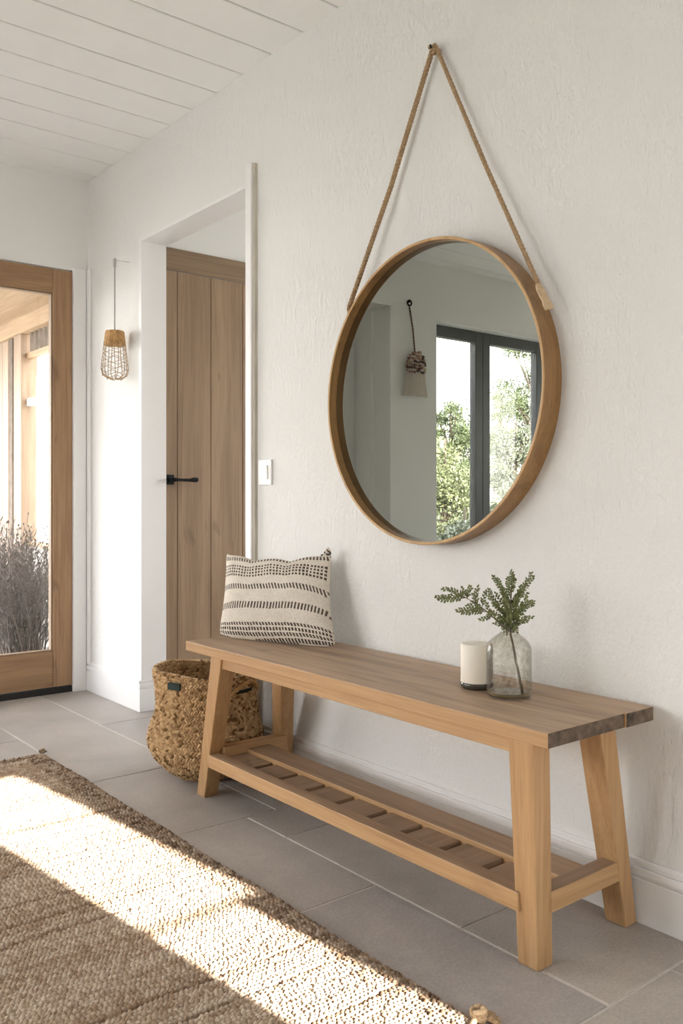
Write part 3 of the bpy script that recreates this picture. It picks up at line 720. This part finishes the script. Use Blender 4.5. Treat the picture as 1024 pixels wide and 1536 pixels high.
def branchlet(pts, r0=.0011, L=.0122, W=.0056, step=.0042, t0=.12):
    pts = [Vector(p) for p in pts]; st.tube(pts, [r0 * (1 - .6 * i / (len(pts) - 1)) for i in range(len(pts))], 5)
    tot = sum((b - a).length for a, b in zip(pts[:-1], pts[1:])); s_ = tot * t0; k = 0
    while s_ < tot:
        acc = 0
        for a, b_ in zip(pts[:-1], pts[1:]):
            l = (b_ - a).length
            if acc + l >= s_: p = a.lerp(b_, (s_ - acc) / l); tg = (b_ - a).normalized(); break
            acc += l
        side = tg.cross(view).normalized() * (1 if k % 2 else -1)
        d = tg * random.uniform(.55, .95) + side * random.uniform(.55, .9) + view * random.uniform(-.45, .45)
        fall = 1 - .35 * s_ / tot
        leaflet(p, d, view * -1 + Vector((random.uniform(-.6, .6), random.uniform(-.6, .6), random.uniform(-.3, .8))), L * fall * random.uniform(.8, 1.15), W * random.uniform(.85, 1.2))
        s_ += step * random.uniform(.7, 1.1); k += 1
    leaflet(pts[-1], tg, view * -1, L * .7, W * .8)
# the long left-hand branch
B1 = [sp(690, 600), sp(600, 520, -.004), sp(500, 430, -.008), sp(420, 370, -.01), sp(330, 322, -.012)]
st.tube(B1, [.0016, .0014, .0013, .0011, .0009], 6)
for pts in ([(330, 322), (250, 300), (160, 315), (85, 320)], [(330, 322), (240, 335), (160, 345), (110, 335)], [(330, 322), (260, 275), (200, 255), (140, 250)], [(345, 325), (350, 280), (372, 235)], [(345, 325), (320, 280), (300, 240)],
            [(420, 370), (415, 310), (435, 235)], [(440, 385), (405, 350), (390, 300)], [(470, 400), (480, 340), (500, 275)], [(500, 430), (420, 415), (350, 425), (265, 425)], [(510, 440), (430, 440), (350, 450), (285, 445)], [(470, 410), (410, 390), (350, 390)],
            [(560, 480), (500, 500), (460, 502)], [(560, 490), (530, 440), (510, 380)]):
    branchlet([sp(x, y, -.012 + random.uniform(-.01, .01)) for x, y in pts])
# the bushy crown
for pts in ([(720, 300), (722, 200), (722, 100)], [(715, 330), (690, 240), (690, 160)], [(718, 260), (745, 190), (735, 130)], [(715, 420), (660, 280), (600, 200), (565, 145)], [(710, 400), (650, 260), (610, 170)],
            [(718, 400), (790, 270), (850, 180), (890, 120)], [(718, 420), (800, 290), (850, 220), (905, 150)], [(716, 470), (820, 380), (905, 355)], [(716, 500), (800, 420), (850, 400), (905, 378)],
            [(714, 560), (790, 510), (895, 485)], [(714, 570), (800, 530), (850, 520)], [(712, 560), (620, 540), (580, 540)], [(712, 540), (600, 470), (560, 440)], [(712, 520), (620, 400), (560, 320), (530, 260)],
            [(712, 500), (600, 380), (520, 310)], [(712, 480), (640, 360), (590, 290)], [(715, 450), (780, 330), (800, 230)], [(715, 430), (760, 320), (850, 290)], [(715, 520), (780, 440), (850, 330)],
            [(712, 600), (690, 540), (640, 500)], [(712, 600), (740, 560), (770, 610)], [(712, 610), (680, 620), (655, 600)], [(712, 620), (725, 600), (760, 580)], [(714, 580), (760, 480), (830, 440)],
            [(714, 540), (690, 420), (650, 330)], [(714, 540), (740, 420), (770, 350)], [(714, 480), (670, 350), (640, 270)], [(714, 560), (650, 450), (570, 380)], [(714, 590), (700, 500), (700, 430)], [(714, 600), (650, 560), (590, 500)]):
    dd = random.uniform(-.045, .045); n_ = len(pts)
    branchlet([sp(x, y, dd * i / (n_ - 1)) for i, (x, y) in enumerate(pts)])
st.build('stem', M['stem'], t); lf.build('leaves', M['leaf_in'], t)

# ------------------------------------------------------------------ rug
RX0, RX1, RY0, RY1 = -0.35, 1.252, 1.128, 3.415
mrug = attr_mat('chunky_jute_weave', .95, fiber=.55)
def rug():
    px, py = .0112, .0098          # knot pitch along and across the rows
    nkx, nky = int((RX1 - RX0) / px), int((RY1 - RY0) / py)
    sx, sy = 5, 4
    nx, ny = nkx * sx + 1, nky * sy + 1
    U, Vv = np.meshgrid(np.linspace(0, nkx, nx), np.linspace(0, nky, ny), indexing='ij')
    row = np.floor(Vv - 1e-9).clip(0); fr = Vv - row
    ph = U + .5 * (row % 2) + .35 * (fr - .5) + .12 * np.sin(row * 3.1)
    ki = np.floor(ph)
    h1 = np.mod(np.sin(ki * 12.9898 + row * 78.233) * 43758.5453, 1)
    h2 = np.mod(np.sin(ki * 39.346 + row * 11.135) * 24634.6345, 1)
    rh = np.mod(np.sin(row * 91.17) * 9383.1, 1)
    knot = np.abs(np.sin(PI * ph)) ** .7 * np.sqrt(np.clip(np.sin(PI * fr), 0, 1))
    z = .005 + .0085 * knot * (.55 + .75 * h1)
    gap = (rh < .10); z = np.where(gap, z - .0035, z)        # sunken rows between the bands
    X = RX0 + U / nkx * (RX1 - RX0); Y = RY0 + Vv / nky * (RY1 - RY0)
    Y = Y + .004 * np.sin(X * 9 + 1) + .0015 * np.sin(X * 31 + row)
    X = X + np.clip((U / nkx - .5) * 2, -1, 1) * (.003 * np.sin(Y * 11) + .0025 * np.sin(row * 1.7) * 1)
    e = np.minimum.reduce([U / 1.5, (nkx - U) / 1.5, Vv / 1.5, (nky - Vv) / 1.5]).clip(0, 1)
    z = .001 + (z - .001) * np.sqrt(e)
    cream = np.array([.72, .59, .46]); brown = np.array([.43, .30, .20]); dark = np.array([.17, .11, .07])
    band = .5 + .5 * np.sin(Y * 23 + .8 * np.sin(Y * 7)) ; band = .35 + .5 * band * (.5 + .5 * rh)
    st1 = np.sin(row * 2.399 + 1.3 * np.sin(X * 3.1 + row * .7)) * np.sin(row * .61 + .9 * np.sin(X * 5 + row * .23))
    band = band - .55 * np.clip(st1 - .35, 0, 1) * 1.4
    k = np.clip(band + 1.0 * (h2 - .5), 0, 1)
    c = brown + (cream - brown) * k[..., None]
    bd = ((nkx - U) < 8)[..., None] | ((nky - Vv) < 6)[..., None]
    c = np.where(bd, brown * .82 + (cream - brown) * (.9 * h2 ** 1.5)[..., None] * .9, c)
    c = np.where((gap & (h2 > .35))[..., None], dark * 1.6, c)
    c = np.where((bd[..., 0] & (h1 > .84))[..., None], dark * 1.1, c)
    V = np.stack([X, Y, z], -1).reshape(-1, 3); C = np.concatenate([c, np.ones(c.shape[:2] + (1,))], -1).reshape(-1, 4)
    i, j = np.meshgrid(np.arange(nx - 1), np.arange(ny - 1), indexing='ij'); a = i * ny + j
    Fq = np.stack([a, a + ny, a + ny + 1, a + 1], -1).reshape(-1, 4)
    return V, Fq, C
t = thing('woven_rug', (.45, 2.27, 0), 'chunky woven jute rug on the stone floor with a band of sunlight', 'rug')
V, Fq, C = rug(); o = np_mesh('rug_weave', V, Fq, mrug, t); set_tone(o, C)
mb = MB()                        # corner knots
def edge_rope(a, b_):
    n = 90; q = [a.lerp(b_, i / n) + Vector((.0015 * math.sin(i * 1.7), .0015 * math.cos(i * 1.3), .0)) for i in range(n + 1)]; rope_mb(mb, q, .0052, 3, .024, n=5)
0 and edge_rope(Vector((RX1 + .001, RY0, .0065)), Vector((RX1 + .001, RY1, .0065)))
0 and edge_rope(Vector((RX0, RY1 + .001, .0065)), Vector((RX1, RY1 + .001, .0065)))
def corner_tassel(c, dirs, mats, s=1.0):
    mb = MB()
    for k in range(4):
        q = [c + Vector((.010 * s * math.cos(a_) * (1 - .1 * k), .010 * s * math.sin(a_), .006 + .006 * s + .0045 * s * math.sin(a_ + k) + .002 * k)) for a_ in [2 * PI * i / 12 for i in range(13)]]
        mb.tube(q, .0042 * s, 6, k % 2)
    for d in dirs:
        d = Vector(d); q = [c + Vector((0, 0, .008)), c + d * .5 + Vector((0, 0, .012)), c + d * .85 + Vector((0, 0, .007)), c + d + Vector((0, 0, .006))]
        mb.tube(q, [.003 * s, .005 * s, .004 * s, .002 * s], 6, 0)
    return mb.build('corner_tassel', mats, t)
corner_tassel(Vector((RX1 + .008, RY0 + .018, 0)), [(.03, .012, 0), (.035, -.01, 0), (.028, -.03, 0), (.018, -.04, 0), (-.05, -.018, 0)], [M['rope'], M['leather']], 1.3)
corner_tassel(Vector((RX1 - .010, RY1 - .006, .004)), [(.018, .012, 0), (.012, .02, 0), (.02, 0, 0)], [M['twig'], M['rope']], .9)

# ------------------------------------------------------------------ hanging wire ornament by the corner
LC = Vector((1.790, 3.952, 0)); zt_, zc, zb = 1.806, 1.736, 1.574
t = thing('hanging_wire_lantern', (1.79, 3.952, zb), 'small wire cage lantern with a cork cap hanging on the wall near the corner', 'lantern')
mb = MB(); mb.tube([(1.790, 3.952, 2.140), (1.790, 3.952, zt_)], .0032, 6); mb.build('cord', M['cord'], t)
mb = MB(); mb.lathe((LC.x, LC.y, 0), [(0, zt_), (.043, zt_ - .002), (.046, zt_ - .006), (.0525, zc + .002), (.051, zc), (0, zc)], 10); o = mb.build('cap', M['cap'], t)
for p in o.data.polygons: p.use_smooth = False
mb = MB()
cp = [(.049, zc + .02), (.054, zc - .03), (.060, zc - .075), (.064, zc - .115), (.058, zc - .140), (.036, zc - .157), (.008, zc - .162)]
NWR = 11
for k in range(NWR):
    a_ = 2 * PI * k / NWR
    q = [(LC.x + r * math.cos(a_ + .06 * math.sin(7 * i + k)), LC.y + r * math.sin(a_ + .06 * math.sin(7 * i + k)), z + .003 * math.sin(k * 2 + i)) for i, (r, z) in enumerate(cp)]
    mb.tube(q, .0018, 5)
for j, (r, z) in enumerate([(.0535, zc - .02), (.0565, zc - .043), (.0595, zc - .068), (.0625, zc - .092), (.064, zc - .115), (.058, zc - .140), (.036, zc - .157)]):
    q = [(LC.x + r * math.cos(2 * PI * i / 44), LC.y + r * math.sin(2 * PI * i / 44), z + .006 * math.sin(NWR * .5 * 2 * PI * i / 44 + j * 1.7)) for i in range(45)]
    mb.tube(q, .0012, 5, cap=False)
mb.build('wire_cage', M['brass'], t)
mb = MB(); mb.tube([(WX + .004, 3.952, 2.146), (1.790, 3.952, 2.146)], .003, 8, 1); mb.box(1.785, 1.795, 3.946, 3.958, 2.112, 2.150)
tag(mb.build('wall_clip', [M['cord'], M['trim']], origin=(WX, 3.952, 2.137)), 'small grey wall clip holding the lantern cord', 'hook')

# ------------------------------------------------------------------ macrame tassel on the far wall (seen in the mirror)
TX, TY = -.497, WF - .028
t = thing('wall_tassel', (TX, WF, 1.71), 'beaded macrame tassel with cream fringe hanging on the far wall left of the window', 'wall hanging')
mb = MB(); mb.tube([(TX - .02, WF, 2.360), (TX - .02, WF - .03, 2.360)], .006, 8)
q = [(TX - .02 + .018 * math.cos(a_), WF - .022, 2.352 + .018 * math.sin(a_)) for a_ in [2 * PI * i / 20 for i in range(21)]]; mb.tube(q, .006, 6); mb.build('ring', M['black'], t)
mb = MB(); rope_mb(mb, [(TX - .02, TY + .01, 2.340), (TX - .045, TY, 2.18), (TX - .065, TY, 2.02)], .0065, 2, .04); M['brownrope'] = plain('brown_cord', (.16, .09, .06), .9); mb.build('cord', M['brownrope'], t)
XC = TX - .075
M['bd'] = [plain('pink_bead', (.42, .24, .18), .6), plain('brown_bead', (.10, .045, .03), .5), plain('cream_bead', (.58, .46, .33), .6)]
mb = MB(); random.seed(5)
for r_ in range(7):
    w = [.035, .062, .075, .082, .085, .085, .085][r_]; z = 2.015 - .022 * r_; n_ = int(w * 2 / .019)
    for k in range(n_ + 1):
        x = XC - w + 2 * w * k / n_; c = Vector((x + random.uniform(-.003, .003), TY - .012 * math.cos((x - XC) / .09 * 1.4) , z + random.uniform(-.006, .006))); rr2 = .0105 * random.uniform(.8, 1.15)
        mb.lathe(c, [(.0001, -rr2), (rr2 * .7, -rr2 * .7), (rr2, 0), (rr2 * .7, rr2 * .7), (.0001, rr2)], 8, random.choice([0, 0, 1, 1, 2]))
mb.build('beaded_head', M['bd'], t)
mb = MB()
for k in range(24):
    f_ = k / 23 * 2 - 1; x0 = XC + .080 * f_; x1 = XC + .118 * f_ + .012 + random.uniform(-.004, .004)
    yy = TY - .014 * math.cos(f_ * 1.5) + random.uniform(-.004, .004)
    mb.tube([(x0, yy, 1.885), (x0 * .6 + x1 * .4, yy - .002, 1.80), (x1, yy, 1.712 + random.uniform(-.004, .006))], [.0030, .0032, .0038], 5)
mb.build('fringe', M['fringe'], t)

# ------------------------------------------------------------------ outside
mb = MB(); mb.box(-60, 60, -60, 90, -.45, -.30); tag(mb.build('gravel_ground', M['ground']), 'pale gravel ground outside the house', 'ground')['kind'] = 'structure'
mb = MB(); mb.box(.2, 2.5, WF + T, 9.5, -.30, -.012); o = mb.build('porch_floor', M['stone']); struct(o)
# porch: ceiling, side wall with posts and a window
t = thing('porch', (2.2, 6.0, -.01), 'timber porch with boarded ceiling and a tall side window beyond the glass door', 'porch')
mb = MB(); PXw = 2.2; x = .2
while x < PXw + .1: mb.box(x, x + .138, WF + T, 9.4, 2.315, 2.35); x += .14
mb.box(.2, PXw + .2, WF + T, 9.4, 2.335, 2.42); mb.build('ceiling_boards', M['porch'], t, bevel=.003)
mb = MB(); mb.box(PXw - .03, PXw + .08, WF + T, 9.4, 2.20, 2.315); mb.build('wall_plate', M['porch'], t)
for (a, b_, dx, mt) in [(5.60, 5.85, 0, 'porch_z'), (6.40, 6.56, -.02, 'porch_z'), (6.62, 6.70, -.01, 'bark')]:
    mb = MB(); mb.box(PXw + dx, PXw + .1, a, b_, -.01, 2.20); mb.build('post', M[mt], t, bevel=.004)
mb = MB(); y = 6.74
while y < 9.3: mb.box(PXw, PXw + .05, y, y + .137, -.01, 2.20); y += .14
mb.build('wall_boards', M['porch_z'], t, bevel=.003)
mb = MB(); mb.box(PXw, PXw + .1, 5.85, 6.40, -.01, .66); mb.box(PXw - .01, PXw + .08, 4.69, 5.60, -.01, 2.20); mb.build('low_wall', M['stone'], t)
mb = MB(); mb.box(PXw + .02, PXw + .06, 5.85, 6.40, .66, .70); fr = mb.build('window_sill', M['porch'], t)
mb = MB(); mb.box(PXw + .02, PXw + .06, 5.85, 6.40, 1.675, 1.730); mb.build('window_transom', M['cord'], t)
mb = MB(); mb.box(PXw + .02, PXw + .06, 5.85, 6.40, 2.02, 2.06); mb.build('window_head', M['porch'], t)
mb = MB(); mb.box(PXw + .035, PXw + .041, 5.85, 6.40, .70, 2.02); mb.build('pane', M['pane'], fr)
mb = MB(); y = 5.87
while y < 6.38: mb.box(PXw + .02, PXw + .05, y, y + .04, 2.06, 2.20); y += .085
mb.build('slats', M['bark'], t)

def shrub(name, x, y, h, w, n, label, cat, grp, seed):
    r = random.Random(seed); mb = MB()
    for k in range(n):
        a_ = r.uniform(0, 2 * PI); rr2 = w * .35 * math.sqrt(r.random()); hh = h * r.uniform(.45, 1.0) ** .8
        p = Vector((x + rr2 * math.cos(a_), y + rr2 * math.sin(a_), 0)); d = Vector((math.cos(a_) * r.uniform(.0, .28), math.sin(a_) * r.uniform(.0, .28), 1)).normalized()
        q = [p]; L = hh / 6
        for i in range(6):
            d = (d + Vector((r.uniform(-.16, .16), r.uniform(-.16, .16), r.uniform(-.06, .0)))).normalized(); q.append(q[-1] + d * L)
            if i > 0:
                for _ in range(3):
                    e = (d + Vector((r.uniform(-.9, .9), r.uniform(-.9, .9), r.uniform(-.3, .5)))).normalized(); l2 = L * r.uniform(.4, 1.1)
                    mb.tube([q[-1], q[-1] + e * l2], [.0022, .001], 3, cap=False)
                    s2 = e.cross(Vector((0, 0, 1))).normalized() * .007
                    c = q[-1] + e * l2
                    mb.add([c - s2, c + e * .012, c + s2, c - e * .012], [(0, 1, 2, 3)])
        mb.tube(q, [.0045 * (1 - .12 * i) for i in range(7)], 4, cap=False)
    o = mb.build(name, M['twig'], origin=(x, y, 0)); return tag(o, label, cat, grp)
sh = 'dry dark-stemmed shrubs on the porch outside the glass door'
shrub('dry_shrub', 1.73, 5.02, .76, .30, 95, 'dry twiggy shrub right behind the glass door, nearest of the three', 'shrub', sh, 1)
shrub('dry_shrub', 1.86, 5.58, .80, .30, 95, 'dry twiggy shrub on the porch, middle of the row behind the glass door', 'shrub', sh, 2)
shrub('dry_shrub', 2.0, 6.2, .82, .26, 60, 'dry twiggy shrub below the porch side window, farthest from the glass door', 'shrub', sh, 3)

# trees beyond the window, reached by the mirror
def tree(x, y, h, w, kind, label, seed, n=12000, trunk=.25, leaf=.034, airy=0.5, zlow=.1, name='garden_tree'):
    r = np.random.default_rng(seed)
    t = thing(name, (x, y, -.3), label, 'tree', 'garden trees beyond the charcoal window')
    mb = MB(); mb.tube([(x, y, -.3), (x + .05, y, h * .35), (x - .04, y + .05, h * .7), (x, y, h * .95)], [w * .05, w * .04, w * .022, .01], 8)
    ncl = 46; C = []
    for k in range(ncl):
        zz = r.uniform(zlow, 1); rad = w * .5 * (1 - .55 * max(0, zz - .35) / .65) * r.uniform(.35, 1.0); a_ = r.uniform(0, 2 * PI)
        C.append((x + rad * math.cos(a_), y + rad * math.sin(a_), -.3 + zz * h))
        mb.tube([(x, y, -.3 + zz * h * .75), C[-1]], [w * .012, .006], 5, cap=False)
    mb.build('trunk', M['bark'], t)
    C = np.array(C); ci = r.integers(0, ncl, n); rad = w * .10 * (1.35 - airy)
    P = C[ci] + r.normal(0, 1, (n, 3)) * rad * np.array([1, 1, .75])
    A = r.normal(0, 1, (n, 3)); A /= np.linalg.norm(A, axis=1)[:, None]; B_ = np.cross(A, r.normal(0, 1, (n, 3))); B_ /= np.linalg.norm(B_, axis=1)[:, None]
    L = leaf * r.uniform(.6, 1.2, (n, 1))
    V = np.stack([P - A * L, P + B_ * L * .45, P + A * L, P - B_ * L * .45], 1).reshape(-1, 3)
    Fq = np.arange(n * 4).reshape(-1, 4)
    np_mesh('foliage', V, Fq, M[kind], t, smooth=False)
def mirpt(u, y):   # plan point on a vertical line of the mirror image, at distance y
    p = at(u, 749, 1.0); k = y / p.y; return 2 * 1.82 - p.x * k
for (u, y, h, w, kind, lab, sd, kw) in [
    (668, 8.6, 1.95, 1.2, 'leafB', 'bright yellow-green rounded tree, leftmost in the mirror', 11, dict(airy=.2)),
    (676, 12.5, 3.25, 1.3, 'leafA', 'dark pointed tree rising behind the yellow-green one', 12, dict(airy=.6, zlow=.2)),
    (708, 15.5, 3.4, 1.6, 'leafA', 'dark green tree left of the window mullion in the mirror', 13, dict(airy=.5)),
    (697, 7.4, .95, .9, 'leafC', 'low grey-green bush seen left of the window mullion', 14, dict(airy=.3, n=7000)),
    (742, 7.6, 1.2, 1.0, 'leafC', 'grey-green bush right behind the window mullion', 15, dict(airy=.3)),
    (773, 10.3, 2.5, 1.3, 'leafC', 'airy grey-green tree filling the right window pane', 16, dict(airy=.65)),
    (800, 13.2, 5.2, 2.3, 'leafA', 'tallest tree, at the right side of the mirror view', 17, dict(airy=.6, zlow=.3, n=24000)),
    (752, 16.8, 4.3, 1.7, 'leafB', 'slim light green tree just right of the window mullion', 18, dict(airy=.8)),
    (825, 8.0, 2.2, 1.2, 'leafC', 'broad pale tree at the right edge of the window view', 19, dict(airy=.5))]:
    tree(mirpt(u, y), y, h, w, kind, lab, sd, **kw)
mb = MB()
xw = mirpt(690, 6.3); mb.box(xw - 4, xw + 3.0, 6.2, 6.4, -.3, .48); mb.box(xw - 4.02, xw + 3.02, 6.16, 6.44, .48, .54)
tag(mb.build('terrace_wall', M['stone'], origin=(xw, 6.3, -.3), bevel=.01), 'low pale stone terrace wall outside the charcoal window', 'wall')

# ------------------------------------------------------------------ light
sun_d = bpy.data.lights.new('sun', 'SUN'); sun = bpy.data.objects.new('sun', sun_d); COL.objects.link(sun)
sdir = Vector((-.118, 1.0, -.441)).normalized(); sun.rotation_euler = sdir.to_track_quat('-Z', 'Y').to_euler(); sun.location = (1, -6, 4)
sun_d.energy = 9.5; sun_d.angle = math.radians(.45); sun_d.color = (1.0, .95, .87)
w = bpy.data.worlds.new('world'); SC.world = w; w.use_nodes = True; nt = w.node_tree; nt.nodes.clear()
out = nt.nodes.new('ShaderNodeOutputWorld'); bg = nt.nodes.new('ShaderNodeBackground')
tc = nt.nodes.new('ShaderNodeTexCoord'); sx_ = nt.nodes.new('ShaderNodeSeparateXYZ'); nt.links.new(tc.outputs['Generated'], sx_.inputs[0])
col = ramp(nt, sx_.outputs['Z'], [(0.0, (1.0, .975, .94)), (.25, (.96, .96, .965)), (1.0, (.74, .84, 1.0))])
nt.links.new(col, bg.inputs[0]); bg.inputs[1].default_value = 3.6; nt.links.new(bg.outputs[0], out.inputs[0])
def portal(loc, rot, sx, sy):
    d = bpy.data.lights.new('portal', 'AREA'); d.shape = 'RECTANGLE'; d.size = sx; d.size_y = sy; d.cycles.is_portal = True
    o = bpy.data.objects.new('portal', d); COL.objects.link(o); o.location = loc; o.rotation_euler = rot
# area light default faces -Z
portal(((WX0 + WX1) / 2, WF + .2, (WTOP + WSILL) / 2), (-PI / 2, 0, 0), WX1 - WX0, WTOP - WSILL)     # faces -Y
portal((1.27, WF + .1, 1.14), (-PI / 2, 0, 0), .82, 1.84)
for (a, b_, z0, z1) in NW: portal(((a + b_) / 2, YN - .11, (z0 + z1) / 2), (PI / 2, 0, 0), b_ - a, z1 - z0)
for (a, b_) in LW: portal((XL - .2, (a + b_) / 2, (LZ0 + LZ1) / 2), (0, -PI / 2, 0), LZ1 - LZ0, b_ - a)
portal((AX + .05, 2.575, 1.5), (0, PI / 2, 0), 1.4, .65)

SC.view_settings.view_transform = 'Standard'; SC.view_settings.look = 'None'; SC.view_settings.gamma = 1.0
SC.view_settings.use_curve_mapping = False; SC.view_settings.exposure = 2.14
